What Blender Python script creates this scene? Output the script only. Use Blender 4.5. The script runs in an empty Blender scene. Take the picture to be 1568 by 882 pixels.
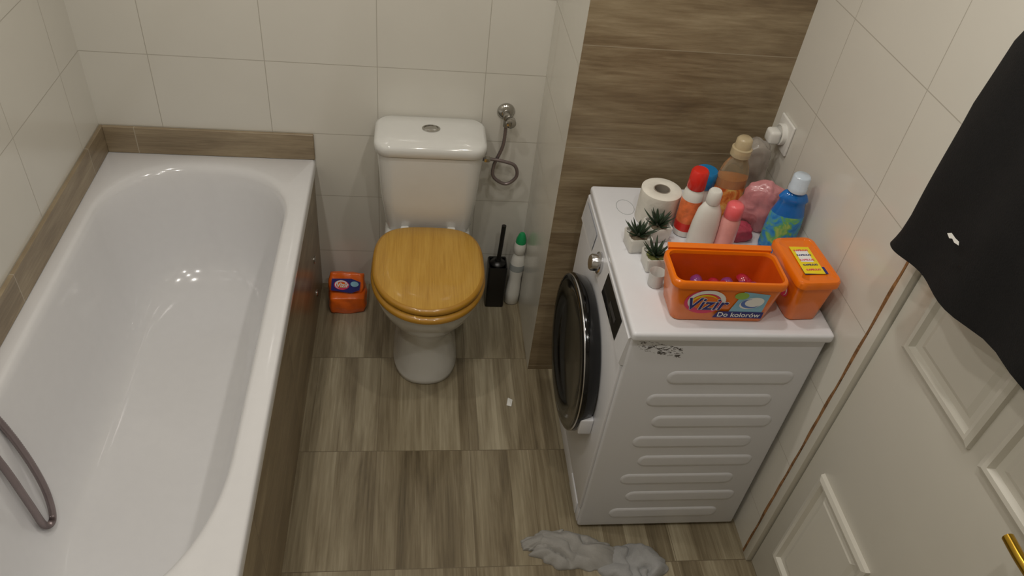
import bpy, bmesh, math, random
from mathutils import Vector, Matrix, noise
random.seed(4)
PI=math.pi
sc=bpy.context.scene
sc.view_settings.view_transform='Standard'
sc.view_settings.look='None'
sc.view_settings.exposure=0.0

# ------------------------------------------------------------ colour + material helpers
def L(c):
    out=[]
    for v in c[:3]:
        v=v/255.0
        out.append(v/12.92 if v<=0.04045 else ((v+0.055)/1.055)**2.4)
    return (out[0],out[1],out[2],1.0)

class NT:
    def __init__(s,name):
        s.m=bpy.data.materials.new(name); s.m.use_nodes=True
        s.t=s.m.node_tree; s.n=s.t.nodes; s.l=s.t.links
        s.b=s.n['Principled BSDF']
    def lk(s,a,b): s.l.new(a,b)
    def math(s,op,a,b=None,c=None):
        n=s.n.new('ShaderNodeMath'); n.operation=op
        for i,v in enumerate((a,b,c)):
            if v is None: continue
            if isinstance(v,(int,float)): n.inputs[i].default_value=v
            else: s.lk(v,n.inputs[i])
        return n.outputs[0]
    def obj(s):
        n=s.n.new('ShaderNodeTexCoord'); return n.outputs['Object']
    def sep(s,v):
        n=s.n.new('ShaderNodeSeparateXYZ'); s.lk(v,n.inputs[0]); return n.outputs
    def comb(s,x,y,z):
        n=s.n.new('ShaderNodeCombineXYZ')
        for i,v in enumerate((x,y,z)):
            if isinstance(v,(int,float)): n.inputs[i].default_value=v
            else: s.lk(v,n.inputs[i])
        return n.outputs[0]
    def noise(s,vec,scale=5,detail=4,rough=.55,dist=0):
        n=s.n.new('ShaderNodeTexNoise'); n.inputs['Scale'].default_value=scale
        n.inputs['Detail'].default_value=detail; n.inputs['Roughness'].default_value=rough
        n.inputs['Distortion'].default_value=dist
        if vec is not None: s.lk(vec,n.inputs['Vector'])
        return n.outputs['Fac']
    def ramp(s,fac,stops):
        n=s.n.new('ShaderNodeValToRGB'); s.lk(fac,n.inputs[0])
        el=n.color_ramp.elements
        el[0].position=stops[0][0]; el[0].color=stops[0][1]
        el[1].position=stops[-1][0]; el[1].color=stops[-1][1]
        for p,c in stops[1:-1]:
            e=el.new(p); e.color=c
        return n.outputs[0]
    def mix(s,fac,a,b):
        n=s.n.new('ShaderNodeMix'); n.data_type='RGBA'
        if isinstance(fac,(int,float)): n.inputs[0].default_value=fac
        else: s.lk(fac,n.inputs[0])
        for k,v in ((6,a),(7,b)):
            if isinstance(v,tuple): n.inputs[k].default_value=v
            else: s.lk(v,n.inputs[k])
        return n.outputs[2]
    def bump(s,h,strength=.3,dist=.002):
        n=s.n.new('ShaderNodeBump'); n.inputs['Strength'].default_value=strength
        n.inputs['Distance'].default_value=dist
        s.lk(h,n.inputs['Height']); s.lk(n.outputs[0],s.b.inputs['Normal'])

def mat(name,rgb,rough=.4,metal=0,coat=0,trans=0,var=.06,nscale=30,bump=0,bscale=60,sheen=0,ior=1.45,alpha=1):
    k=NT(name); c=L(rgb)
    f=k.noise(k.obj(),nscale,3)
    lo=tuple(max(0,x*(1-var)) for x in c[:3])+(1,); hi=tuple(min(1,x*(1+var)) for x in c[:3])+(1,)
    k.lk(k.ramp(f,[(.3,lo),(.7,hi)]),k.b.inputs['Base Color'])
    k.b.inputs['Roughness'].default_value=rough
    k.b.inputs['Metallic'].default_value=metal
    k.b.inputs['Coat Weight'].default_value=coat
    k.b.inputs['Coat Roughness'].default_value=.08
    k.b.inputs['Transmission Weight'].default_value=trans
    k.b.inputs['IOR'].default_value=ior
    k.b.inputs['Sheen Weight'].default_value=sheen
    k.b.inputs['Alpha'].default_value=alpha
    if bump: k.bump(k.noise(k.obj(),bscale,4),bump,.003)
    return k.m

def linemask(k,U,u0,w,g):
    t=k.math('DIVIDE',k.math('SUBTRACT',U,u0),w)
    f=k.math('FRACT',k.math('ADD',t,.5))
    d=k.math('MULTIPLY',k.math('ABSOLUTE',k.math('SUBTRACT',f,.5)),w)
    return k.math('LESS_THAN',d,g/2)

def tile_mat(name,u,v,u0,v0,tu,tv,col=(220,217,208),g=.0024,grout=(180,175,164)):
    k=NT(name); o=k.obj(); s=k.sep(o)
    ix={'X':0,'Y':1,'Z':2}; U=s[ix[u]]; V=s[ix[v]]
    m=k.math('MAXIMUM',linemask(k,U,u0,tu,g),linemask(k,V,v0,tv,g))
    c=L(col); f=k.noise(o,3,3)
    base=k.ramp(f,[(.3,tuple(x*.96 for x in c[:3])+(1,)),(.7,c)])
    k.lk(k.mix(m,base,L(grout)),k.b.inputs['Base Color'])
    k.lk(k.math('ADD',k.math('MULTIPLY',m,.5),.16),k.b.inputs['Roughness'])
    h=k.math('SUBTRACT',k.math('MULTIPLY',k.noise(o,9,2),.6),m)
    k.bump(h,.25,.002)
    return k.m

def wood_mat(name,u,v,u0,v0,tu,tv,stops,rough=.32,g=.0026,grout=(96,82,62),acr=16,aln=2.2,strip=0,fine=.35,coat=0):
    k=NT(name); s=k.sep(k.obj())
    ix={'X':0,'Y':1,'Z':2}; U=s[ix[u]]; V=s[ix[v]]
    iu=k.math('FLOOR',k.math('DIVIDE',k.math('SUBTRACT',U,u0),tu))
    iv=k.math('FLOOR',k.math('DIVIDE',k.math('SUBTRACT',V,v0),tv))
    wn=k.n.new('ShaderNodeTexWhiteNoise'); wn.noise_dimensions='2D'
    k.lk(k.comb(iu,iv,0),wn.inputs['Vector']); r=wn.outputs['Value']
    rr=k.math('MULTIPLY',r,13.0)
    vec=k.comb(k.math('ADD',k.math('MULTIPLY',U,acr),rr),k.math('ADD',k.math('MULTIPLY',V,aln),rr),rr)
    n1=k.noise(vec,1.0,5,.6,.5)
    vec2=k.comb(k.math('MULTIPLY',U,acr*9),k.math('MULTIPLY',V,aln*3.2),rr)
    n2=k.noise(vec2,1.0,4,.6,.3)
    val=k.math('ADD',k.math('MULTIPLY',n1,1-fine),k.math('MULTIPLY',n2,fine))
    if strip:
        su=k.math('FLOOR',k.math('DIVIDE',k.math('ADD',U,k.math('MULTIPLY',r,.05)),strip))
        w2=k.n.new('ShaderNodeTexWhiteNoise'); w2.noise_dimensions='2D'
        k.lk(k.comb(su,iv,0),w2.inputs['Vector'])
        val=k.math('ADD',val,k.math('MULTIPLY',k.math('SUBTRACT',w2.outputs['Value'],.5),.22))
    val=k.math('ADD',val,k.math('MULTIPLY',k.math('SUBTRACT',r,.5),.07))
    col=k.ramp(val,stops)
    m=k.math('MAXIMUM',linemask(k,U,u0,tu,g*.6),linemask(k,V,v0,tv,g))
    k.lk(k.mix(m,col,L(grout)),k.b.inputs['Base Color'])
    k.b.inputs['Roughness'].default_value=rough
    k.b.inputs['Coat Weight'].default_value=coat
    k.bump(k.math('SUBTRACT',n2,m),.2,.0015)
    return k.m

# ------------------------------------------------------------ mesh helpers
def mk(name,verts,faces,mats,fm=None,smooth=True,angle=None):
    me=bpy.data.meshes.new(name); me.from_pydata([tuple(v) for v in verts],[],faces)
    if not isinstance(mats,(list,tuple)): mats=[mats]
    for m in mats: me.materials.append(m)
    bm=bmesh.new(); bm.from_mesh(me); bmesh.ops.recalc_face_normals(bm,faces=bm.faces); bm.to_mesh(me); bm.free()
    if fm:
        for p,i in zip(me.polygons,fm): p.material_index=i
    for p in me.polygons: p.use_smooth=smooth
    if smooth: 
        try: me.set_sharp_from_angle(angle=math.radians(angle or 40))
        except Exception: pass
    o=bpy.data.objects.new(name,me); sc.collection.objects.link(o); return o

def rbox(name,lo,hi,m,bev=.004,seg=3):
    bm=bmesh.new(); bmesh.ops.create_cube(bm,size=1)
    for v in bm.verts:
        v.co=Vector([lo[i]+(v.co[i]+.5)*(hi[i]-lo[i]) for i in range(3)])
    if bev>0: bmesh.ops.bevel(bm,geom=list(bm.edges),offset=bev,segments=seg,profile=.5,affect='EDGES')
    bmesh.ops.recalc_face_normals(bm,faces=bm.faces)
    me=bpy.data.meshes.new(name); bm.to_mesh(me); bm.free()
    me.materials.append(m)
    for p in me.polygons: p.use_smooth=True
    try: me.set_sharp_from_angle(angle=math.radians(35))
    except Exception: pass
    o=bpy.data.objects.new(name,me); sc.collection.objects.link(o); return o

def loft(name,rings,mats,cap0=True,cap1=True,segm=None,angle=50):
    n=len(rings[0]); verts=[]; faces=[]; fm=[]
    for r in rings: verts+=list(r)
    for i in range(len(rings)-1):
        for j in range(n):
            a=i*n+j; b=i*n+(j+1)%n
            faces.append((a,b,b+n,a+n)); fm.append(segm[i] if segm else 0)
    if cap0: faces.append(tuple(range(n))[::-1]); fm.append(segm[0] if segm else 0)
    if cap1: faces.append(tuple((len(rings)-1)*n+j for j in range(n))); fm.append(segm[-1] if segm else 0)
    return mk(name,verts,faces,mats,fm,True,angle)

def rrect(cx,cy,hx,hy,r,z,seg=6,M=None):
    pts=[]
    for (sx,sy,a0) in ((1,1,0),(-1,1,90),(-1,-1,180),(1,-1,270)):
        for i in range(seg+1):
            a=math.radians(a0+90*i/seg)
            pts.append(Vector((cx+sx*(hx-r)+r*math.cos(a),cy+sy*(hy-r)+r*math.sin(a),z)))
    return [M@p for p in pts] if M else pts

def lathe(name,prof,mats,loc=(0,0,0),seg=40,sx=1,sy=1,segm=None,M=None,angle=50,cap0=True,cap1=True):
    rings=[]
    for r,z in prof:
        rings.append([Vector((max(r,1e-4)*sx*math.cos(2*PI*i/seg),max(r,1e-4)*sy*math.sin(2*PI*i/seg),z)) for i in range(seg)])
    M2=Matrix.Translation(loc)
    if M: M2=M2@M
    rings=[[M2@p for p in r] for r in rings]
    return loft(name,rings,mats,cap0,cap1,segm,angle)

def catmull(P,n=10):
    P=[Vector(p) for p in P]; Q=[P[0]*2-P[1]]+P+[P[-1]*2-P[-2]]; out=[]
    for i in range(1,len(Q)-2):
        for s in range(n):
            t=s/n; a,b,c,d=Q[i-1],Q[i],Q[i+1],Q[i+2]
            out.append(.5*((2*b)+(c-a)*t+(2*a-5*b+4*c-d)*t*t+(3*b-a-3*c+d)*t**3))
    out.append(P[-1]); return out

def tube(name,P,rad,m,n=10,seg=12,rfun=None,sm=True):
    pts=catmull(P,n) if sm else [Vector(p) for p in P]
    rings=[]; prev=None
    for i,p in enumerate(pts):
        t=(pts[min(i+1,len(pts)-1)]-pts[max(i-1,0)]).normalized()
        if prev is None:
            up=Vector((0,0,1)) if abs(t.z)<.9 else Vector((1,0,0))
            nrm=t.cross(up).normalized()
        else: nrm=(prev-t*prev.dot(t)).normalized()
        prev=nrm; bn=t.cross(nrm)
        r=rad if rfun is None else rad*rfun(i/(len(pts)-1),i)
        rings.append([p+nrm*r*math.cos(2*PI*j/seg)+bn*r*math.sin(2*PI*j/seg) for j in range(seg)])
    return loft(name,rings,m,angle=80)

def flat(name,pts2,O,ax,ay,nrm,off,m):
    O=Vector(O);ax=Vector(ax);ay=Vector(ay);nrm=Vector(nrm)
    vs=[O+ax*x+ay*y+nrm*off for x,y in pts2]
    me=bpy.data.meshes.new(name); me.from_pydata([tuple(v) for v in vs],[],[tuple(range(len(vs)))])
    me.materials.append(m); o=bpy.data.objects.new(name,me); sc.collection.objects.link(o); return o
def ell(cx,cy,a,b,n=32,rot=0):
    c,s=math.cos(rot),math.sin(rot)
    return [(cx+a*math.cos(t)*c-b*math.sin(t)*s,cy+a*math.cos(t)*s+b*math.sin(t)*c) for t in [2*PI*i/n for i in range(n)]]
def arcband(cx,cy,r,w,a0,a1,sy=1,n=24):
    o=[];i_=[]
    for k in range(n+1):
        a=math.radians(a0+(a1-a0)*k/n); tw=w*math.sin(PI*min(max(k/n,.04),.96))
        o.append((cx+(r+tw/2)*math.cos(a),cy+(r+tw/2)*math.sin(a)*sy)); i_.append((cx+(r-tw/2)*math.cos(a),cy+(r-tw/2)*math.sin(a)*sy))
    return o+i_[::-1]
def text(name,s,size,O,ax,ay,nrm,off,m,bold=0,shear=0,extr=.0003):
    cu=bpy.data.curves.new(name,'FONT'); cu.body=s; cu.size=size; cu.extrude=extr; cu.offset=bold; cu.shear=shear
    cu.align_x='CENTER'; cu.align_y='CENTER'
    o=bpy.data.objects.new(name+'_c',cu); sc.collection.objects.link(o)
    bpy.context.view_layer.update()
    me=bpy.data.meshes.new_from_object(o.evaluated_get(bpy.context.evaluated_depsgraph_get()))
    bpy.data.objects.remove(o)
    ax=Vector(ax);ay=Vector(ay);nrm=Vector(nrm)
    M=Matrix((ax,ay,nrm)).transposed().to_4x4(); M.translation=Vector(O)+nrm*off
    me.transform(M); me.materials.clear(); me.materials.append(m)
    o=bpy.data.objects.new(name,me); sc.collection.objects.link(o); return o

def group(name,parts):
    mn=Vector((1e9,)*3); mx=-mn
    for p in parts:
        for v in p.data.vertices:
            for i in range(3):
                mn[i]=min(mn[i],v.co[i]); mx[i]=max(mx[i],v.co[i])
    e=bpy.data.objects.new(name,None); e.empty_display_size=.05
    e.location=((mn.x+mx.x)/2,(mn.y+mx.y)/2,mn.z); sc.collection.objects.link(e)
    for p in parts:
        p.parent=e; p.matrix_parent_inverse=Matrix.Translation(-Vector(e.location))
    return e

# ------------------------------------------------------------ room constants
XL,XR=-1.01,1.03; YB=2.35; YF=-.55; ZC=2.55; YP=1.897; XP=.439
wt=lambda n,u,u0:tile_mat(n,u,'Z',u0,.168,.35,.2535)
M_back=wt('white_tile_back','X',-.11); M_left=wt('white_tile_left','Y',2.35-.16); M_right=wt('white_tile_right','Y',1.35)
M_pside=wt('white_tile_pier','Y',2.25)
W_floor=[(.28,L((92,81,62))),(.42,L((126,114,91))),(.54,L((149,138,114))),(.72,L((180,170,146)))]
W_dark=[(.28,L((96,80,60))),(.45,L((126,109,84))),(.58,L((148,132,105))),(.74,L((172,157,130)))]
W_str=[(.28,L((112,98,76))),(.45,L((138,122,98))),(.58,L((154,138,112))),(.74,L((172,158,132)))]
M_floor=wood_mat('wood_tile_floor','X','Y',.21,1.948,.30,.41,W_floor,strip=.068,acr=15,aln=1.5,rough=.3,grout=(112,100,80))
M_pier=wood_mat('wood_tile_pier','Z','X',.325,-5,.3065,20,W_dark,acr=13,aln=2.6,rough=.35,grout=(158,146,124),g=.004)
M_panel=wood_mat('wood_tile_bath_panel','Z','Y',-3,2.2,9,.6,W_dark,acr=14,aln=2.5,rough=.3)
M_stripb=wood_mat('wood_tile_strip_back','Z','X',-3,-.90,9,.6,W_str,acr=18,aln=3,rough=.35,grout=(176,166,148))
M_stripl=wood_mat('wood_tile_strip_left','Z','Y',-3,1.6,9,.6,W_str,acr=18,aln=3,rough=.35,grout=(176,166,148))
M_ceil=mat('ceiling_paint',(226,221,210),.9)
M_plain=mat('wall_paint',(196,191,180),.6)

T=.1
rbox('floor',(XL-T,YF-T,-T),(XR+T,YB+T,0),M_floor,0)
rbox('ceiling',(XL-T,YF-T,ZC),(XR+T,YB+T,ZC+T),M_ceil,0)
rbox('wall_back',(XL-T,YB,0),(XR+T,YB+T,ZC),M_back,0)
rbox('wall_left',(XL-T,YF-T,0),(XL,YB,ZC),M_left,0)
rbox('wall_front',(XL-T,YF-T,0),(XR+T,YF,ZC),M_plain,0)
pv=[(XP,YP,0),(XR,YP,0),(XR,YB,0),(XP,YB,0)]
pv=pv+[(x,y,ZC) for x,y,_ in pv]
mk('wall_pier',pv,[(0,1,5,4),(3,0,4,7),(1,2,6,5),(2,3,7,6)],[M_pier,M_pside],[0,1,1,1],smooth=False)
DY0,DY1,DZ=.40,1.163,2.06
wr=[rbox('wall_segment_far',(XR,DY1,0),(XR+T,YB,ZC),M_right,0),
    rbox('wall_segment_near',(XR,YF,0),(XR+T,DY0,ZC),M_right,0),
    rbox('wall_segment_over',(XR,DY0,DZ),(XR+T,DY1,ZC),M_right,0)]
group('wall_right',wr)

# ------------------------------------------------------------ trims
rbox('trim_1',(XL+.012,YB-.012,.577),(-.326,YB,.674),M_stripb,.0015,1)
rbox('trim_2',(XL,.3,.577),(XL+.012,YB,.674),M_stripl,.0015,1)

# ------------------------------------------------------------ bathtub
M_acryl=mat('bath_acrylic',(226,226,228),.14,coat=.5,var=.01)
M_chrome=mat('chrome',(190,188,184),.15,metal=1,var=.03)
M_hose=mat('hose_steel',(146,134,134),.35,metal=.7)
cx,cy=-.668,1.5; x0,x1,y0,y1=XL+.003,-.326,.65,YB-.002
N=160
def stad(xl,xr,yn,yf,ey_n,ey_f,z):
    c=(xl+xr)/2;a=(xr-xl)/2;p=[]
    for i in range(N):
        t=2*PI*(i+.5)/N; co,si=math.cos(t),math.sin(t)
        ex=abs(co)**.86*(1 if co>0 else -1)
        y=(yf-ey_f+ey_f*abs(si)**.9) if si>0 else (yn+ey_n-ey_n*abs(si)**.9)
        p.append(Vector((c+a*ex,y,z)))
    return p
in0=stad(-.957,-.386,.725,2.285,.40,.28,.575)
def rect(xa,xb,ya,yb,z):
    pts=[]
    for p in in0:
        dx,dy=p.x-cx,p.y-cy
        s=1e9
        if dx>1e-9: s=min(s,(xb-cx)/dx)
        if dx<-1e-9: s=min(s,(xa-cx)/dx)
        if dy>1e-9: s=min(s,(yb-cy)/dy)
        if dy<-1e-9: s=min(s,(ya-cy)/dy)
        pts.append(Vector((cx+dx*s,cy+dy*s,z)))
    for c in ((xa,ya),(xa,yb),(xb,ya),(xb,yb)):
        j=min(range(N),key=lambda k:(pts[k].x-c[0])**2+(pts[k].y-c[1])**2); pts[j]=Vector((c[0],c[1],z))
    return pts
rings=[rect(x0,x1,y0,y1,.535),rect(x0,x1,y0,y1,.568),rect(x0+.003,x1-.003,y0+.003,y1-.003,.574),rect(x0+.008,x1-.008,y0+.008,y1-.008,.576)]
def ins(d,z,kn=1.6,kf=1.8): return stad(-.957+d,-.386-d*.9,.725+d*kn,2.285-d*kf,.40-d*.6,.28-d*.2,z)
rings.append(ins(-.012,.576)); rings.append(ins(-.004,.574))
for d,z in ((.003,.568),(.009,.55),(.016,.51),(.024,.45),(.034,.38),(.046,.31),(.060,.255),(.078,.22),(.10,.195),(.125,.182),(.15,.178),(.18,.176),(.21,.175)): rings.append(ins(d,z))
tub=loft('basin',rings,M_acryl,cap0=False,angle=60)
panel=rbox('side_panel',(-.352,.655,0),(-.334,YB-.002,.534),M_panel,.001,1)
endp=rbox('end_panel',(XL+.003,.66,0),(-.36,.678,.534),M_panel,.001,1)
def disc_on(name,loc,axis,r,t,m):
    M={'-x':Matrix.Rotation(-PI/2,4,'Y'),'+x':Matrix.Rotation(PI/2,4,'Y'),'-y':Matrix.Rotation(PI/2,4,'X')}[axis]
    return lathe(name,[(r,0),(r,t*.7),(r*.85,t),(r*.4,t*.9),(0,t*.9)],m,loc,28,M=M)
mg=[disc_on('panel_clip_1',(-.334,2.18,.26),'+x',.014,.005,M_chrome),disc_on('panel_clip_2',(-.334,2.18,.10),'+x',.014,.005,M_chrome)]
drain=lathe('drain',[(.034,0),(.034,.003),(.028,.005),(.012,.003),(0,.003)],M_chrome,(-.67,.97,.1755),32)
group('bathtub',[tub,panel,endp,drain]+mg)

# mixer + shower hose
mx=[lathe('body',[(.024,-.09),(.028,-.085),(.028,.085),(.024,.09)],M_chrome,(XL+.07,.98,.84),28,M=Matrix.Rotation(PI/2,4,'X')),
    tube('inlet_1',[(XL+.001,.91,.84),(XL+.05,.91,.84)],.014,M_chrome,4),
    tube('inlet_2',[(XL+.001,1.05,.84),(XL+.05,1.05,.84)],.014,M_chrome,4),
    tube('spout',[(XL+.07,.98,.83),(XL+.10,.98,.80),(XL+.16,.98,.785),(XL+.19,.98,.77)],.012,M_chrome,6),
    tube('lever',[(XL+.07,.98,.86),(XL+.08,.98,.89),(XL+.15,.98,.92)],.008,M_chrome,6)]
hp=[(XL+.07,1.05,.815),(-.955,1.12,.775),(-.958,1.20,.70),(-.940,1.232,.56),(-.912,1.226,.42),(-.888,1.200,.31),(-.876,1.162,.245),(-.881,1.132,.262),(-.897,1.142,.34),(-.925,1.160,.48),(-.948,1.15,.62),(-.970,1.00,.85),(-.985,.90,1.0),(-.99,.88,1.15)]
mx.append(tube('shower_hose',hp,.0082,M_hose,40,10,rfun=lambda t,i:1+.13*(i%2)))
mx.append(lathe('hand_shower',[(.012,0),(.013,.14),(.02,.17),(.045,.185),(.045,.2),(.0,.2)],M_chrome,(-.985,.88,1.15),28,M=Matrix.Rotation(.3,4,'Y')))
mx.append(rbox('holder',(XL+.001,.86,1.17),(-.975,.90,1.21),M_chrome,.005))
group('shower_mixer_tap',mx)

# ------------------------------------------------------------ toilet
M_cer=mat('toilet_ceramic',(224,224,221),.1,coat=.5,var=.01)
M_seat=wood_mat('toilet_seat_wood','X','Y',-5,-5,20,20,[(.32,L((166,120,40))),(.48,L((188,142,54))),(.62,L((200,156,68)))],rough=.28,acr=30,aln=2.5,g=0,fine=.5,coat=.4)
M_seatE=mat('seat_edge_wood',(176,128,42),.3,coat=.4)
tx=.066
def egg(a,yf,yb,yc,z,nb=2.0,nf=2.0,n=64,cx=None):
    c=tx if cx is None else cx; p=[]
    for i in range(n):
        t=2*PI*i/n; co,si=math.cos(t),math.sin(t); e=nb if si>0 else nf
        X=abs(co)**(2/e)*(1 if co>0 else -1); Y=abs(si)**(2/e)
        p.append(Vector((c+a*X,yc+(yb-yc)*Y if si>0 else yc-(yc-yf)*Y,z)))
    return p
rg=[egg(.108,1.825,2.20,1.98,0,3,2.4),egg(.114,1.82,2.20,1.98,.004,3,2.4),egg(.114,1.82,2.20,1.98,.02,3,2.4),egg(.106,1.83,2.19,1.98,.05,3,2.4),
    egg(.092,1.85,2.18,1.98,.11,3,2.3),egg(.088,1.852,2.18,1.98,.16,3,2.2),egg(.095,1.84,2.19,1.97,.205,3,2.2),egg(.125,1.80,2.2,1.96,.255,3,2.1),
    egg(.152,1.765,2.21,1.95,.30,3,2.1),egg(.170,1.738,2.22,1.94,.345,3,2.0),egg(.178,1.724,2.225,1.93,.38,3,2.0),egg(.179,1.722,2.225,1.93,.395,3,2.0),egg(.174,1.728,2.22,1.93,.402,3,2.0)]
bowl=loft('bowl',rg,M_cer,angle=70)
shelf=rbox('tank_shelf',(tx-.15,2.12,.33),(tx+.15,2.335,.405),M_cer,.025,5)
trap=rbox('rear_pedestal',(tx-.085,2.1,0),(tx+.085,2.33,.35),M_cer,.02,4)
def seatpl(nm,a,yf,yb,z0,z1,dome,m,mE):
    r=[egg(a-.008,yf+.008,yb-.004,1.925,z0,3.4,2.05),egg(a-.001,yf+.001,yb,1.925,z0+.004,3.4,2.05),egg(a,yf,yb,1.925,(z0+z1)/2,3.4,2.05),egg(a-.003,yf+.003,yb-.002,1.925,z1-.005,3.4,2.05),egg(a-.012,yf+.012,yb-.008,1.925,z1,3.4,2.05)]
    sg=[1,1,1,1]
    for q in (.7,.4,.1):
        r.append(egg((a-.012)*q,1.925-(1.925-yf-.012)*q,1.925+(yb-.008-1.925)*q,1.925,z1+dome*(1-q*q),3.4,2.05)); sg.append(0)
    return loft(nm,r,[m,mE],segm=sg,angle=50)
seat=seatpl('seat',.186,1.700,2.142,.408,.430,0,M_seat,M_seatE)
lid=seatpl('lid',.182,1.712,2.140,.434,.456,.003,M_seat,M_seatE)
tr=[rrect(tx+.002,2.25,.138,.078,.03,.405),rrect(tx+.002,2.248,.150,.085,.04,.43),rrect(tx,2.245,.163,.094,.045,.56),rrect(tx,2.243,.172,.098,.05,.70),rrect(tx,2.243,.174,.099,.05,.722)]
tank=loft('tank',tr,M_cer,angle=60)
lr=[rrect(tx,2.242,.178,.100,.05,.724),rrect(tx,2.242,.182,.104,.052,.728),rrect(tx,2.242,.183,.105,.053,.75),rrect(tx,2.242,.180,.102,.05,.760),rrect(tx,2.242,.170,.092,.045,.766),rrect(tx,2.242,.12,.05,.03,.770),rrect(tx,2.242,.04,.02,.015,.771)]
tlid=loft('tank_lid',lr,M_cer,angle=60)
btn=lathe('flush_button',[(.027,0),(.027,.005),(.022,.007),(.0215,.004),(.010,.006),(0,.006)],M_chrome,(tx,2.25,.769),32,sx=1.1,sy=.85)
h1=rbox('hinge_1',(tx-.095,2.143,.404),(tx-.065,2.163,.44),M_cer,.006); h2=rbox('hinge_2',(tx+.065,2.143,.404),(tx+.095,2.163,.44),M_cer,.006)
group('toilet',[bowl,shelf,trap,seat,lid,tank,tlid,btn,h1,h2])

# water valve + hose
vx,vz=.319,.795
vp=[lathe('rosette',[(.030,0),(.030,.003),(.02,.012),(.012,.014),(.012,.05),(0,.05)],M_chrome,(vx,YB-.001,vz),28,M=Matrix.Rotation(PI/2,4,'X')),
    lathe('valve_knob',[(.016,0),(.018,.003),(.018,.018),(.012,.022),(0,.022)],M_chrome,(vx+.012,YB-.05,vz-.01),16,M=Matrix.Rotation(PI/2,4,'X')),
    tube('valve_outlet',[(vx,YB-.04,vz),(vx,YB-.042,vz-.035)],.011,M_chrome,4),
    tube('braided_hose',[(vx,YB-.042,vz-.03),(vx-.004,YB-.045,vz-.11),(vx-.028,YB-.045,vz-.19),(vx-.025,YB-.05,vz-.235),(vx+.02,YB-.05,vz-.262),(vx+.055,YB-.05,vz-.23),(vx+.045,YB-.05,vz-.185),(vx+.0,YB-.055,vz-.165),(vx-.05,YB-.06,vz-.155),(.245,YB-.07,vz-.15)],.0058,M_hose,16,10,rfun=lambda t,i:1+.1*(i%2)),
    lathe('inlet_nut',[(.011,0),(.012,.003),(.012,.018),(.009,.022)],M_chrome,(.2515,YB-.07,vz-.15),6,M=Matrix.Rotation(PI/2,4,'Y'),angle=20)]
group('water_supply_valve',vp)

# toilet brush
M_blk=mat('black_plastic',(20,19,19),.3,coat=.2)
bx,by=.338,2.262
tb=[loft('holder',[rrect(bx,by,.031,.033,.008,.0),rrect(bx,by,.036,.038,.008,.004),rrect(bx,by,.036,.038,.008,.195),rrect(bx,by,.034,.036,.008,.2),rrect(bx,by,.030,.032,.006,.198),rrect(bx,by,.028,.03,.006,.15)],M_blk,angle=40),
    tube('handle',[(bx-.002,by,.16),(bx+.004,by,.26),(bx+.008,by,.375)],.0085,M_blk,6),
    lathe('brush_cover',[(.0,.196),(.03,.198),(.028,.203),(.012,.21),(.011,.22)],M_blk,(bx,by,0),24)]
group('toilet_brush',tb)

# toilet cleaner bottle
M_wpl=mat('white_plastic',(225,224,218),.28,coat=.2,var=.02)
M_grn=mat('green_plastic',(30,150,90),.3)
M_grey=mat('grey_print',(160,165,165),.4)
R=Matrix.Rotation(math.radians(2),4,'Y')
cb=[lathe('bottle',[(.024,0),(.028,.004),(.029,.05),(.026,.10),(.024,.13),(.028,.17),(.029,.2),(.023,.235),(.016,.255)],[M_wpl,M_grey],(.408,2.262,0),32,sx=1,sy=.9,M=R,segm=[0,0,0,0,0,1,0,0]),
    lathe('cap_collar',[(.020,.252),(.023,.256),(.023,.285),(.020,.30)],M_wpl,(.406,2.262,0),28,M=R),
    lathe('cap',[(.020,.296),(.019,.315),(.013,.335),(.009,.342),(0,.343)],M_grn,(.406,2.262,0),28,M=R)]
group('toilet_cleaner_bottle',cb)

# ------------------------------------------------------------ orange refill pack on the floor
def crumple(name,c,h,m,amp=.006,fr=40,n=14,pil=.35,seed=0,rot=0,tilt=0):
    bm=bmesh.new(); bmesh.ops.create_cube(bm,size=2)
    bmesh.ops.subdivide_edges(bm,edges=list(bm.edges),cuts=n,use_grid_fill=True)
    Rz=Matrix.Rotation(rot,3,'Z')@Matrix.Rotation(tilt,3,'X')
    for v in bm.verts:
        p=v.co.copy(); q=p.copy()
        for i in range(3):
            j,k=(i+1)%3,(i+2)%3
            q[i]=p[i]*(1-pil*.5*(p[j]**2)*.6-pil*.5*(p[k]**2)*.6)
        w=Vector((q.x*h[0],q.y*h[1],q.z*h[2]))
        d=noise.noise(w*fr+Vector((seed,0,0)))*amp+abs(noise.noise(w*fr*2.2+Vector((0,seed,3))))*amp*.6
        w+=w.normalized()*d
        w=Rz@w; v.co=Vector(c)+w
        if v.co.z<c[2]-h[2]*.97 and not tilt: v.co.z=c[2]-h[2]*.97
        if v.co.z<.0005: v.co.z=.0005
    bmesh.ops.recalc_face_normals(bm,faces=bm.faces)
    me=bpy.data.meshes.new(name); bm.to_mesh(me); bm.free(); me.materials.append(m)
    for p in me.polygons: p.use_smooth=True
    o=bpy.data.objects.new(name,me); sc.collection.objects.link(o); return o
M_or=mat('orange_plastic',(240,120,14),.25,coat=.3,var=.03)
M_orD=mat('orange_inner',(206,80,16),.35)
M_orF=mat('orange_foil',(240,108,26),.28,coat=.3,bump=.4,bscale=50)
M_blu=mat('label_blue',(36,36,118),.4)
M_wht=mat('label_white',(240,240,236),.4,var=.02)
M_pnk=mat('label_pink',(226,62,108),.4)
M_yel=mat('label_yellow',(240,215,30),.4)
M_lgr=mat('label_lightblue',(140,190,215),.4)
M_lgn=mat('label_green',(150,190,80),.4)
P1=crumple('pouch_lower',(-.226,2.228,.040),(.070,.056,.041),M_orF,.005,30,pil=.25,rot=.05)
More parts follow.
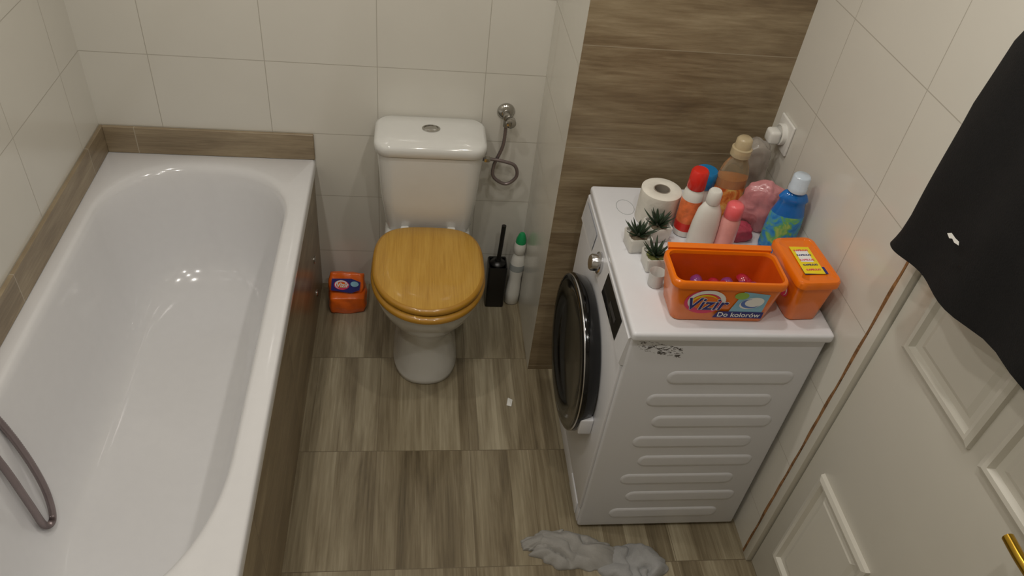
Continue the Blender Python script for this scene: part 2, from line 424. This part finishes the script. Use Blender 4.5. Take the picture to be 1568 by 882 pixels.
P2=crumple('pouch_upper',(-.230,2.248,.096),(.067,.024,.040),M_orF,.004,34,pil=.25,seed=5,rot=-.06,tilt=-.62)
O=(-.230,2.225,.103); AY=Vector((0,.60,.80)).normalized(); AX=(1,-.06,0); NN=Vector((0,-.80,.60)).normalized()
pk=[P1,P2]
def pf(n,p,off,m): pk.append(flat(n,p,O,AX,AY,NN,off,m))
pf('print_blue',[(-.055,-.022),(.02,-.028),(.050,-.016),(.054,.014),(.02,.026),(-.052,.022)],.016,M_blu)
pf('print_pink',ell(-.016,0,.028,.018),.0175,M_pnk)
pf('print_orange',ell(-.016,0,.018,.011),.018,M_or)
pf('print_swirl',arcband(-.016,0,.022,.007,-30,250,.7),.0185,M_wht)
pf('print_pod',ell(.032,.006,.015,.010),.0185,M_lgr)
pk.append(text('brand_letters','Vizir',.024,Vector(O)+Vector((-.014,0,0)),AX,AY,NN,.0195,M_wht,.0006,.2,.0001))
group('detergent_refill_pouch',pk)

# ------------------------------------------------------------ washing machine
k=NT('washer_enamel'); o_=k.obj(); s_=k.sep(o_)
def band(v,a,b,e=.01):
    r1=k.n.new('ShaderNodeMapRange'); r1.inputs[1].default_value=a; r1.inputs[2].default_value=a+e; k.lk(v,r1.inputs[0])
    r2=k.n.new('ShaderNodeMapRange'); r2.inputs[1].default_value=b-e; r2.inputs[2].default_value=b; k.lk(v,r2.inputs[0])
    return k.math('MULTIPLY',r1.outputs[0],k.math('SUBTRACT',1.0,r2.outputs[0]))
zt_=k.math('ADD',s_[2],k.math('MULTIPLY',s_[0],.28))   # chips run slightly downhill
msk=k.math('MULTIPLY',band(s_[0],.526,.675,.02),band(zt_,.930,.985,.012))
vv=k.comb(k.math('MULTIPLY',s_[0],34),s_[1],k.math('MULTIPLY',s_[2],75))
nn=k.noise(vv,1.2,5,.75,2.0)
chip=k.math('GREATER_THAN',k.math('MULTIPLY',nn,k.math('ADD',k.math('MULTIPLY',msk,.5),.5)),.53)
k.lk(k.mix(chip,L((220,221,226)),L((80,76,74))),k.b.inputs['Base Color'])
k.b.inputs['Roughness'].default_value=.28
M_was=k.m
M_wash2=mat('washer_plastic',(224,225,230),.3,coat=.1,var=.01)
M_gblk=mat('gloss_black',(8,8,9),.1,coat=.1)
M_glass=mat('door_glass',(22,22,22),.15,coat=.15)
M_silver=mat('silver_ring',(205,205,208),.2,metal=1)
M_dgrey=mat('dark_rubber',(60,60,62),.6)
wx0,wx1,wy0,wy1=.522,1.015,1.245,1.838
wm=[rbox('cabinet',(wx0,wy0,.012),(wx1,wy1,.822),M_was,.008,4),
    rbox('top_plate',(wx0-.003,wy0-.012,.822),(wx1+.006,wy1+.002,.85),M_wash2,.009,4)]
def ribst(xa,xb,za,zb,y,r):
    return [Vector((p.x,y,p.y)) for p in rrect((xa+xb)/2,(za+zb)/2,(xb-xa)/2,(zb-za)/2,r,0,10)]
zz=.712
for i in range(8):
    h=.050; za=zz-h; rr_=h/2-.001
    xa,xb=((.640,.975),(.607,.945))[i%2]
    wm.append(loft('side_rib_%d'%(i+1),[ribst(xa,xb,za,zz,wy0+.001,rr_),ribst(xa+.002,xb-.002,za+.002,zz-.002,wy0-.001,rr_-.002),ribst(xa+.007,xb-.007,za+.007,zz-.007,wy0-.0036,rr_-.007),ribst(xa+.011,xb-.011,za+.011,zz-.011,wy0-.0038,rr_-.011)],M_was,cap0=False,angle=60))
    zz-=.0865
cpv=[]
for y in (wy0+.004,wy1-.004):
    cpv+= [(wx0+.004,y,.725),(wx0-.010,y,.728),(wx0-.013,y,.735),(wx0-.005,y,.818),(wx0-.002,y,.8215),(wx0+.004,y,.8215)]
fcs=[tuple(range(6)),tuple(range(11,5,-1))]+[(i,(i+1)%6,(i+1)%6+6,i+6) for i in range(6)]
wm.append(mk('control_panel',cpv,fcs,M_wash2,smooth=False))
sl=Vector((.008,0,.083)).normalized(); nsl=Vector((-.083,0,.008)).normalized()
Oc=Vector((wx0-.0128,0,.738))
def onpanel(y0,y1,a,b,m,nm,off=.001):
    return flat(nm,[(y0,a),(y1,a),(y1,b),(y0,b)],Oc,(0,1,0),sl,nsl,off,m)
wm.append(onpanel(1.315,1.495,.006,.074,M_gblk,'display'))
wm.append(onpanel(1.35,1.42,.03,.045,M_dgrey,'display_digits',.0015))
wm.append(onpanel(1.66,1.82,.012,.07,mat('drawer_face',(206,208,214),.3),'detergent_drawer',.003))
q=nsl.to_track_quat('Z','Y').to_matrix().to_4x4()
wm.append(lathe('program_knob',[(.030,0),(.030,.006),(.024,.008),(.023,.024),(.020,.028),(0,.028)],M_silver,Oc+sl*.04+Vector((0,1.575,0))+nsl*.0005,36,M=q))
wm.append(rbox('front_sheet',(wx0-.008,wy0+.006,.10),(wx0+.002,wy1-.006,.722),M_was,.004))
wm.append(rbox('kick_plate',(wx0-.004,wy0+.01,.025),(wx0+.002,wy1-.01,.095),M_wash2,.002))
wm.append(rbox('filter_flap',(wx0-.008,wy0+.03,.035),(wx0-.003,wy0+.14,.088),M_wash2,.002))
MD=Matrix.Rotation(-PI/2,4,'Y')
S_=1.09
wm.append(lathe('porthole_door',[(a*S_,b) for a,b in [(.192,0),(.203,.006),(.212,.034),(.211,.047),(.2095,.050),(.205,.053),(.192,.053),(.160,.046),(.150,.040),(.145,.037),(.10,.030),(.05,.026),(0,.025)]],[M_gblk,M_silver,M_glass],(wx0-.008,1.545,.466),72,M=MD,segm=[0,0,0,1,0,0,0,0,2,2,2,2],angle=50))
wm.append(rbox('door_latch',(wx0-.045,1.315,.37),(wx0-.008,1.335,.43),M_wash2,.004))
for i,(fx,fy) in enumerate(((wx0+.04,wy0+.05),(wx1-.05,wy0+.05),(wx0+.04,wy1-.05),(wx1-.05,wy1-.05))):
    wm.append(lathe('foot_%d'%(i+1),[(.022,0),(.022,.006),(.012,.008),(.012,.014)],M_dgrey,(fx,fy,0),20))
wm.append(tube('top_sticker',[(.60+.025*math.cos(a),1.735+.035*math.sin(a)*1.0,.8502) for a in [2*PI*i/24 for i in range(25)]],.0007,M_grey,1,6,sm=False))
group('washing_machine',wm)
ZT=.850

# ------------------------------------------------------------ items on the machine
M_paper=mat('toilet_paper',(226,222,212),.9,bump=.4,bscale=80)
M_card=mat('cardboard',(150,140,128),.9)
tr_=[lathe('paper',[(.022,.002),(.052,0),(.055,.003),(.055,.098),(.052,.1),(.024,.1),(.022,.098)],M_paper,(.672,1.685,ZT),48,cap0=False,cap1=False),
     lathe('core',[(.0225,.001),(.0225,.0995),(.020,.0995),(.020,.001)],M_card,(.672,1.685,ZT),40,cap0=False,cap1=False)]
group('toilet_roll',tr_)

M_pot=mat('white_pot',(214,212,205),.45,bump=.2)
M_soil=mat('pebbles',(120,108,90),.9,bump=1,bscale=200)
M_leaf=mat('succulent_leaf',(44,60,42),.4,var=.35,nscale=60)
M_leafL=mat('succulent_moss',(120,125,70),.7,var=.3,nscale=90)
def succ(x,y,rot,sc_=1,seed=1,moss=False):
    rnd=random.Random(seed); M=Matrix.Translation((x,y,ZT))@Matrix.Rotation(rot,4,'Z')@Matrix.Scale(sc_,4)
    pts=[loft('pot',[rrect(0,0,.024,.024,.006,0,M=M),rrect(0,0,.027,.027,.006,.003,M=M),rrect(0,0,.031,.031,.006,.044,M=M),rrect(0,0,.030,.030,.006,.046,M=M),rrect(0,0,.027,.027,.005,.045,M=M),rrect(0,0,.026,.026,.005,.038,M=M)],M_pot,angle=40)]
    pts.append(lathe('soil',[(.0255,.036),(.024,.041),(0,.044)],M_leafL if moss else M_soil,(0,0,0),16,M=M))
    for j in range(24):
        ring=j/24; az=j*2.39996+rnd.uniform(-.2,.2); el=math.radians(14+68*ring+rnd.uniform(-6,6)); ln=.046*(1-.22*ring)*rnd.uniform(.85,1.15)
        P=[];
        for s in range(7):
            t=s/6; e=el+.35*t
            P.append(Vector((math.cos(az)*(.004+ln*t*math.cos(el)),math.sin(az)*(.004+ln*t*math.cos(el)),.040+ln*t*math.sin(e)*.95)))
        sd=Vector((-math.sin(az),math.cos(az),0)); rgs=[]
        for s,p in enumerate(P):
            t=s/6; w=.0046*(math.sin(PI*min(1,(t*.85+.15)))**.8)*(1-t*.25)+.0002; th=w*.45
            if s==6: w=.0003; th=.0003
            up=Vector((-math.cos(az)*math.sin(el),-math.sin(az)*math.sin(el),math.cos(el)))
            rgs.append([M@(p+sd*w*math.cos(a)+up*th*math.sin(a)) for a in [2*PI*i/8 for i in range(8)]])
        pts.append(loft('leaf_%d'%(j+1),rgs,M_leaf,angle=80))
    return group('potted_succulent',pts)
succ(.592,1.556,.1,1,1); succ(.655,1.603,.2,1,2); succ(.620,1.478,.05,.95,3,True)
M_cup=mat('measuring_cup_plastic',(210,208,204),.35)
lathe('measuring_cup',[(.016,0),(.018,.002),(.020,.040),(.0205,.042),(.019,.040),(.015,.004)],M_cup,(.609,1.408,ZT),28)

# open orange detergent tub
def M4(x,y,rot): return Matrix.Translation((x,y,ZT))@Matrix.Rotation(rot,4,'Z')
MA=M4(.737,1.331,math.radians(-1.0))
def rr2(hx,hy,r,z,M,dx=0): return rrect(dx,0,hx,hy,r,z,8,M)
ot=[loft('tub_body',[rr2(.112,.048,.02,0,MA),rr2(.116,.052,.02,.004,MA),rr2(.126,.056,.022,.06,MA),rr2(.134,.060,.022,.108,MA),rr2(.139,.064,.024,.110,MA),rr2(.139,.064,.024,.124,MA),rr2(.136,.061,.022,.128,MA),rr2(.130,.055,.02,.128,MA),rr2(.128,.053,.02,.12,MA),rr2(.114,.046,.018,.008,MA),rr2(.05,.02,.01,.006,MA)],[M_or,M_orD],segm=[0]*8+[1,1],angle=50)]
ot.append(loft('hinge_lip',[[MA@Vector((x_,y_,z_)) for (x_,y_,z_) in [(s*.128,.060,.126),(s*.128,.072,.132),(s*.128,.072,.138),(s*.128,.058,.134)]] for s in (-1,-.5,0,.5,1)],M_or))
axA=(MA.to_3x3()@Vector((1,0,0))); ayA=(MA.to_3x3()@Vector((0,-.006,.1)).normalized()); nA=axA.cross(ayA).normalized()
if nA.y>0: nA=-nA
OA=MA@Vector((0,-.0565,.056))
KS=1.13
def fl(n,p,off,m): ot.append(flat(n,[(x*KS,y*KS) for x,y in p],OA,axA,ayA,nA,off,m))
fl('print_pink',ell(-.045,.010,.044,.034),.0012,M_pnk)
fl('print_orange',ell(-.045,.010,.030,.021),.0015,M_or)
fl('print_swirl_white',arcband(-.043,.010,.037,.012,-60,220,.78),.0018,M_wht)
fl('print_swirl_yellow',arcband(-.045,.008,.028,.006,30,200,.75),.0021,M_yel)
fl('print_fade',[(.012,-.02),(.085,-.02),(.088,.035),(.03,.042)],.0012,M_lgr)
fl('print_green',ell(.028,.030,.015,.010),.0015,M_lgn)
fl('print_pod',ell(.055,.010,.026,.016,32,.3),.0018,M_wht)
fl('print_pod_blue',arcband(.055,.010,.019,.009,100,330,.65),.0022,mat('print_mid_blue',(90,120,190),.4))
fl('print_band',[(-.018,-.035),(.090,-.035),(.090,-.016),(-.010,-.016)],.0020,M_blu)
ot.append(text('brand_halo','Vizir',.054,OA+axA*-.048+ayA*.004,axA,ayA,nA,.0026,M_wht,.0018,.2,.0001))
ot.append(text('brand_letters','Vizir',.054,OA+axA*-.048+ayA*.004,axA,ayA,nA,.0032,M_blu,.0006,.2,.0001))
ot.append(text('caption_letters','Do kolorów',.021,OA+axA*.042+ayA*-.0288,axA,ayA,nA,.0026,M_wht,.0002,0,.0001))
M_pod=mat('pod_pink',(170,34,58),.15,coat=.5)
M_podp=mat('pod_violet',(130,56,120),.15,coat=.5)
rnd=random.Random(7)
for i in range(16):
    px,py=(-.088+.0117*i+rnd.uniform(-.006,.006)),rnd.uniform(-.018,.028)
    px=max(-.085,min(.085,px))
    P=MA@Vector((px,py,.058+rnd.uniform(0,.016)))
    ot.append(lathe('pod_%d'%(i+1),[(.001,-.011),(.012,-.008),(.019,0),(.012,.009),(.001,.012)],M_pod if i%3 else M_podp,P,16,sy=.8,M=Matrix.Rotation(rnd.uniform(-.5,.5),4,'X')@Matrix.Rotation(rnd.uniform(0,3),4,'Z')))
group('open_detergent_tub',ot)

MB=M4(.946,1.360,math.radians(4))
ct=[loft('tub_body',[rr2(.036,.070,.014,0,MB),rr2(.040,.074,.016,.004,MB),rr2(.046,.078,.018,.06,MB),rr2(.050,.083,.02,.108,MB)],M_or,angle=50),
    loft('lid',[rr2(.052,.085,.02,.109,MB),rr2(.055,.088,.02,.112,MB),rr2(.055,.088,.02,.126,MB),rr2(.052,.085,.02,.131,MB),rr2(.044,.077,.016,.132,MB),rr2(.042,.075,.016,.130,MB),rr2(.02,.04,.01,.130,MB)],M_or,angle=40)]
axB=(MB.to_3x3()@Vector((1,0,0))); ayB=(MB.to_3x3()@Vector((0,1,0))); OB=MB@Vector((0,0,.130))
ct.append(flat('label_blue',[(-.030,-.055),(.030,-.055),(.030,-.030),(-.030,-.030)],OB,axB,ayB,(0,0,1),.0024,M_blu))
ct.append(flat('label_yellow',[(-.030,-.052),(.022,-.056),(.024,.045),(-.026,.048)],OB,axB,ayB,(0,0,1),.0028,M_yel))
ct.append(flat('label_pink',[(-.020,-.01),(.012,-.012),(.014,.03),(-.018,.032)],OB,axB,ayB,(0,0,1),.0032,M_wht))
for j in range(5): ct.append(text('label_line_%d'%(j+1),'KAPSULKI',.0085,OB+ayB*(-.04+.018*j)-axB*.002,axB,ayB,Vector((0,0,1)),.0036,M_blu if j%2 else M_pnk,.0002,0,.0001))
axS=MB.to_3x3()@Vector((0,-1,0)); OS=MB@Vector((-.0475,-.02,.065)); nS=MB.to_3x3()@Vector((-1,0,.08)).normalized()
ct.append(flat('side_print',ell(0,0,.03,.02),OS,axS,(0,0,1),nS,.0025,M_pnk))
ct.append(flat('side_print_swirl',arcband(0,0,.024,.008,-40,220,.75),OS,axS,(0,0,1),nS,.0032,M_wht))
group('closed_detergent_tub',ct)
crumple('plastic_wrapper',(.890,1.470,ZT+.026),(.028,.022,.026),mat('clear_film',(220,220,226),.2,trans=.5),.010,45,8,.3,9)

# bottles
M_red=mat('red_cap',(214,44,34),.3,coat=.2)
M_clab=mat('orange_label',(232,120,70),.4,var=.3,nscale=40)
group('shampoo_bottle',[lathe('bottle',[(.022,0),(.027,.003),(.028,.02),(.028,.045),(.028,.115),(.026,.135),(.020,.147)],[M_wpl,M_red,M_clab],(.738,1.628,ZT),32,segm=[0,0,1,2,0,0]),
    lathe('cap',[(.023,.147),(.024,.149),(.023,.195),(.019,.201),(0,.202)],M_red,(.738,1.628,ZT),32)])
group('lotion_bottle',[lathe('bottle',[(.030,0),(.036,.004),(.038,.04),(.036,.085),(.031,.125),(.021,.145),(.017,.15)],M_wpl,(.762,1.558,ZT),36,sy=.75),
    lathe('cap',[(.0175,.150),(.0185,.152),(.0175,.182),(.014,.187),(0,.188)],M_wpl,(.762,1.558,ZT),32)])
M_pkb=mat('pink_bottle',(232,165,160),.3,coat=.2); M_pkc=mat('coral_cap',(238,105,110),.3,coat=.2)
group('roll_on_deodorant',[lathe('bottle',[(.022,0),(.026,.003),(.026,.06),(.025,.105),(.021,.115)],M_pkb,(.822,1.548,ZT),32),
    lathe('cap',[(.022,.115),(.0235,.117),(.022,.150),(.016,.156),(0,.157)],M_pkc,(.822,1.548,ZT),32)])
M_blb=mat('blue_bottle',(22,112,196),.12,coat=.5); 
kk=NT('floral_label'); f=kk.noise(kk.obj(),26,3,.6,1)
kk.lk(kk.ramp(f,[(.34,L((30,120,200))),(.47,L((60,150,215))),(.58,L((110,185,110))),(.68,L((180,205,110)))]),kk.b.inputs['Base Color']); kk.b.inputs['Roughness'].default_value=.3
M_ccap=mat('clear_cap',(195,208,222),.15,coat=.4)
group('fabric_softener_bottle',[lathe('bottle',[(.036,0),(.042,.004),(.045,.02),(.046,.09),(.043,.125),(.036,.150),(.034,.163),(.038,.17),(.030,.185),(.018,.193)],[M_blb,kk.m],(.974,1.560,ZT),40,sy=.62,M=Matrix.Rotation(-.25,4,'Z'),segm=[0,0,1,1,0,0,0,0,0]),
    lathe('cap',[(.021,.193),(.024,.195),(.024,.208),(.022,.210),(.022,.236),(.018,.240),(0,.240)],M_ccap,(.974,1.560,ZT),32)])
M_amb=mat('amber_liquid',(236,150,60),.1,trans=.3,coat=.2); M_clr=mat('clear_plastic',(236,224,196),.08,trans=.85,coat=.3,ior=1.15); M_capc=mat('frosted_cap',(226,208,170),.25,trans=.4)
k2=NT('orange_floral_label'); f=k2.noise(k2.obj(),30,3,.6,1)
k2.lk(k2.ramp(f,[(.35,L((200,90,40))),(.5,L((236,150,70))),(.65,L((240,205,120)))]),k2.b.inputs['Base Color'])
group('fabric_conditioner_bottle',[lathe('bottle',[(.036,0),(.043,.004),(.044,.03),(.044,.11),(.043,.14),(.036,.17),(.026,.19),(.019,.2)],[M_clr,k2.m,M_amb],(.866,1.705,ZT),40,sy=.66,segm=[2,2,1,0,0,0,0]),
    lathe('liquid',[(.034,.003),(.0405,.006),(.0415,.03),(.0415,.135),(0,.136)],M_amb,(.866,1.705,ZT),40,sy=.66),
    lathe('cap',[(.022,.2),(.027,.203),(.027,.225),(.022,.227),(.021,.25),(.015,.256),(0,.256)],M_capc,(.866,1.705,ZT),32)])
M_bjar=mat('blue_jar',(16,120,180),.25,coat=.3)
group('blue_capped_jar',[lathe('jar',[(.026,0),(.03,.004),(.03,.085),(.025,.092)],M_wpl,(.80,1.725,ZT),32),lathe('cap',[(.031,.092),(.032,.094),(.032,.135),(.028,.14),(0,.14)],M_bjar,(.80,1.725,ZT),32)])
M_pbag=mat('pink_film',(222,150,154),.25,coat=.4,bump=.5,bscale=45,trans=.25)
crumple('pink_plastic_bag',(.948,1.655,ZT+.074),(.058,.031,.076),M_pbag,.009,30,22,.75,2,rot=-.25)
crumple('sponge_pack',(.890,1.612,ZT+.020),(.034,.028,.02),mat('magenta_mesh',(180,70,90),.5,bump=.6,bscale=120),.006,60,10,.4,12)
crumple('clear_plastic_bag',(.955,1.785,ZT+.10),(.035,.03,.10),mat('milky_film',(190,182,172),.25,trans=.45,coat=.2),.012,30,12,.4,21)

M_sock=mat('socket_plastic',(226,225,220),.35,var=.01)
so=[rbox('plate',(XR-.008,1.765,1.015),(XR,1.855,1.105),M_sock,.004),
    lathe('socket_ring',[(.030,0),(.030,.012),(.027,.014),(.024,.010),(0,.010)],M_sock,(XR-.008,1.81,1.06),32,M=MD),
    rbox('plug',(XR-.052,1.79,1.035),(XR-.018,1.83,1.075),M_sock,.009),
    tube('cord',[(XR-.045,1.81,1.04),(XR-.05,1.812,1.00),(XR-.035,1.83,.93),(XR-.02,1.865,.86),(XR-.02,1.87,.6)],.004,M_sock,8)]
group('wall_socket',so)

# ------------------------------------------------------------ door
M_door=mat('door_paint',(214,211,201),.35,coat=.1,var=.02,nscale=4)
M_raw=mat('raw_wood_edge',(138,100,62),.7,var=.5,nscale=60)
M_brass=mat('brass',(200,160,60),.25,metal=1)
dx=XR+.008
dp=[rbox('leaf',(dx,.438,.008),(dx+.04,1.118,2.02),M_door,.003,2)]
def bev_frame(nm,ya,yb,za,zb):
    def q(d,x): return [Vector((x,ya+d,za+d)),Vector((x,yb-d,za+d)),Vector((x,yb-d,zb-d)),Vector((x,ya+d,zb-d))]
    prof=[(0,dx+.001),(.002,dx-.010),(.012,dx-.014),(.020,dx-.012),(.026,dx-.001),(.040,dx-.0005),(.052,dx-.006),(.056,dx-.006)]
    return loft(nm,[q(d,x) for d,x in prof],M_door,cap0=False,angle=20)
i=0
for ya,yb in ((.79,1.055),(.495,.755)):
    for za,zb in ((1.0,1.90),(.16,.545)):
        i+=1; dp.append(bev_frame('panel_moulding_%d'%i,ya,yb,za,zb))
group('door_1',dp)
group('door_handle',[rbox('handle_plate',(dx-.006,.462,.92),(dx-.0002,.488,1.12),M_brass,.0025),
    tube('lever',[(dx-.004,.475,1.02),(dx-.045,.475,1.02),(dx-.052,.50,1.02),(dx-.05,.56,1.015),(dx-.045,.605,1.012)],.010,M_brass,8)])
fr=[rbox('jamb_far',(XR-.006,1.122,0),(XR+T,1.150,DZ-.008),M_door,.003,2),
    rbox('jamb_near',(XR-.006,DY0+.004,0),(XR+T,.434,DZ-.008),M_door,.003,2),
    rbox('head',(XR-.006,.436,2.024),(XR+T,1.120,DZ-.008),M_door,.003,2)]
group('trim_3',fr)
rs=[]; nseg=110
for jj in range(nseg+1):
    z=.0+2.04*jj/nseg; w=.0045+.006*noise.noise(Vector((0,3,z*11)))
    w=max(.0015,min(.006,w))
    rs.append([Vector((XR-.003,1.1565-w,z)),Vector((XR-.003,1.1565+w,z)),Vector((XR+.03,1.1565+w,z)),Vector((XR+.03,1.1565-w,z))])
loft('trim_4',rs,M_raw,angle=30)

# ------------------------------------------------------------ black coat on the door
M_coat=mat('black_fabric',(11,11,13),.9,var=.2,bump=.4,bscale=300)
def it(tab,z):
    if z<=tab[0][0]: return tab[0][1]
    for (a,b),(c,d) in zip(tab,tab[1:]):
        if z<=c: return b+(d-b)*(z-a)/(c-a)
    return tab[-1][1]
YL=[(1.20,1.150),(1.235,1.134),(1.28,1.128),(1.40,1.130),(1.52,1.136),(1.65,1.12),(1.74,1.06),(1.80,.96),(1.84,.88)]
YR=[(1.19,.50),(1.4,.50),(1.6,.52),(1.74,.58),(1.80,.70),(1.84,.80)]
def coat_ring(z):
    t=(z-1.2)/.62
    ya=it(YL,z); yr=it(YR,z)
    cxx=.962; th=it([(1.19,.026),(1.4,.040),(1.7,.045),(1.84,.018)],z); n=96; pts=[]
    for i in range(n):
        a=2*PI*i/n; co,si=math.cos(a),math.sin(a)
        y=(ya+yr)/2+(ya-yr)/2*(abs(co)**.8)*(1 if co>0 else -1)
        f=.006*math.sin(y*34+z*4+1.5*noise.noise(Vector((y*4,z*3,0))))*(1.1-t*.5)
        x=cxx+th*si*(1 if si<0 else .75)+(f if si<0.2 else f*.3)
        k_=max(0,1-(z-1.20)/.30)          # hem rises toward the latch side
        zz=z+k_*(.066*max(0,min(1,(1.17-y)/.45))+.003*math.sin(y*26))
        pts.append(Vector((min(x,XR-.018),y,zz)))
    return pts
zs=[1.205+.0198*j for j in range(33)]
cr=[coat_ring(z) for z in zs]
body=loft('coat_body',cr,M_coat,angle=80)
slv=tube('coat_sleeve',[(.93,.56,1.72),(.915,.50,1.60),(.91,.485,1.48),(.915,.49,1.34),(.92,.50,1.30)],.05,M_coat,8,20,rfun=lambda t,i:1-.25*t+.05*math.sin(i*1.3))
col=tube('coat_collar',[(.93,.93,1.80),(.92,.87,1.845),(.93,.80,1.84),(.94,.74,1.79)],.022,M_coat,8,14)
loop=tube('hanging_loop',[(.955,.85,1.83),(.965,.845,1.87),(.965,.835,1.87),(.955,.83,1.83)],.003,M_coat,6)
logo=flat('logo_patch',[(-.018,-.003),(-.008,-.006),(-.002,-.002),(.006,-.004),(.018,-.001),(.014,.004),(.003,.003),(-.010,.004)],(.912,.957,1.361),(0,-1,0),(.05,0,1),(-1,0,0),.004,M_wht)
group('hanging_coat',[body,slv,col,loop,logo])
tube('coat_hook',[(dx-.001,.84,1.878),(.985,.84,1.878),(.962,.84,1.872),(.952,.84,1.890)],.005,M_chrome,6)

# ------------------------------------------------------------ cloths on the floor
def cloth(name,c,rx,ry,h,m,seed,rot=0,fr=110,ang=.5,warp=2.4,nr=60,nt=220,edge=.16):
    vs=[];fs=[]; S=Vector((seed*3.1,seed,0)); Rz=Matrix.Rotation(rot,3,'Z')
    d1=Vector((math.cos(ang),math.sin(ang),0)); d2=Vector((math.cos(ang+1.15),math.sin(ang+1.15),0))
    for i in range(nr+1):
        r=i/nr
        for j in range(nt):
            a=2*PI*j/nt; d=Vector((math.cos(a),math.sin(a),0))
            k_=1+edge*1.5*noise.noise(d*1.5+S)+edge*.8*noise.noise(d*4.5+S)
            x,y=rx*r*k_*d.x,ry*r*k_*d.y
            p=Vector((x,y,0))
            wv=warp*noise.noise(p*14+S)+.8*noise.noise(p*34-S)
            f1=abs(math.sin(p.dot(d1)*fr*.5+wv))**.75
            f2=abs(math.sin(p.dot(d2)*fr*.32+warp*1.2*noise.noise(p*10-S)))**.8
            mixw=.5+.5*max(-1,min(1,2.2*noise.noise(p*8+S*2)))
            fold=f1*mixw+f2*(1-mixw)
            env=(1-r**3.0)**.6 if r<1 else 0
            lump=.62+.5*noise.noise(p*9+S*1.7)
            z=h*env*(.30*lump+.62*lump*fold)+.003
            if i==nr: z=.001
            q=Rz@Vector((x,y,0)); vs.append((c[0]+q.x,c[1]+q.y,c[2]+max(z,.001)))
    for i in range(nr):
        for j in range(nt):
            a=i*nt+j;b=i*nt+(j+1)%nt; fs.append((a,b,b+nt,a+nt))
    return mk(name,vs,fs,m,None,True,100)
M_gc=mat('grey_cotton',(156,154,150),.95,bump=.3,bscale=300)
M_gc2=mat('light_grey_towel',(160,160,160),.95,bump=.5,bscale=200)
group('floor_rag',[cloth('rag_main',(.50,1.168,.0),.150,.060,.052,M_gc,3,rot=-.20,fr=120,ang=1.1),
  cloth('rag_tail',(.428,1.200,.0),.080,.032,.034,M_gc,8,rot=.25,fr=150,ang=.9)])
cloth('hand_towel',(.668,1.118,.0),.105,.066,.070,M_gc2,6,rot=.05,fr=55,ang=.35,warp=1.4,edge=.08)
mk('paper_scrap',[(.347,1.725,.002),(.363,1.718,.004),(.370,1.750,.002),(.354,1.757,.005),(.358,1.738,.006)],[(0,1,4),(1,2,4),(2,3,4),(3,0,4)],M_wht,smooth=False)

# ------------------------------------------------------------ ceiling lamps
M_ring=mat('lamp_ring',(220,220,220),.3,metal=.8)
for i,(lx,ly,p) in enumerate(((-.50,.55,4.4),(.42,.55,4.4),(-.50,1.45,4.6),(.42,1.45,4.2),(-.05,1.0,3.4))):
    lathe('ceiling_spotlight',[(.036,0),(.048,0),(.050,-.004),(.040,-.008),(.036,-.006)],M_ring,(lx,ly,ZC),32,cap0=False,cap1=False)
    ld=bpy.data.lights.new('spot_bulb','AREA'); ld.shape='DISK'; ld.size=.07; ld.energy=p; ld.color=(1,.948,.87)
    lo=bpy.data.objects.new('spot_bulb_%d'%(i+1),ld); lo.location=(lx,ly,ZC-.009); sc.collection.objects.link(lo)
w=bpy.data.worlds.new('World'); sc.world=w; w.use_nodes=True
w.node_tree.nodes['Background'].inputs[0].default_value=(.9,.88,.85,1); w.node_tree.nodes['Background'].inputs[1].default_value=.05

# ------------------------------------------------------------ camera
cd=bpy.data.cameras.new('camera'); cam=bpy.data.objects.new('camera',cd); sc.collection.objects.link(cam)
r=Vector((.9910,-.0872,.1020)).normalized(); fwd=Vector((.1330,.7402,-.6588)).normalized()
r=(r-fwd*r.dot(fwd)).normalized(); up=r.cross(fwd).normalized()
Mc=Matrix((r,up,-fwd)).transposed().to_4x4(); Mc.translation=Vector((0,0,2.083)); cam.matrix_world=Mc
cd.sensor_width=36; cd.lens=36*1188/1568; cd.clip_start=.02
sc.camera=cam
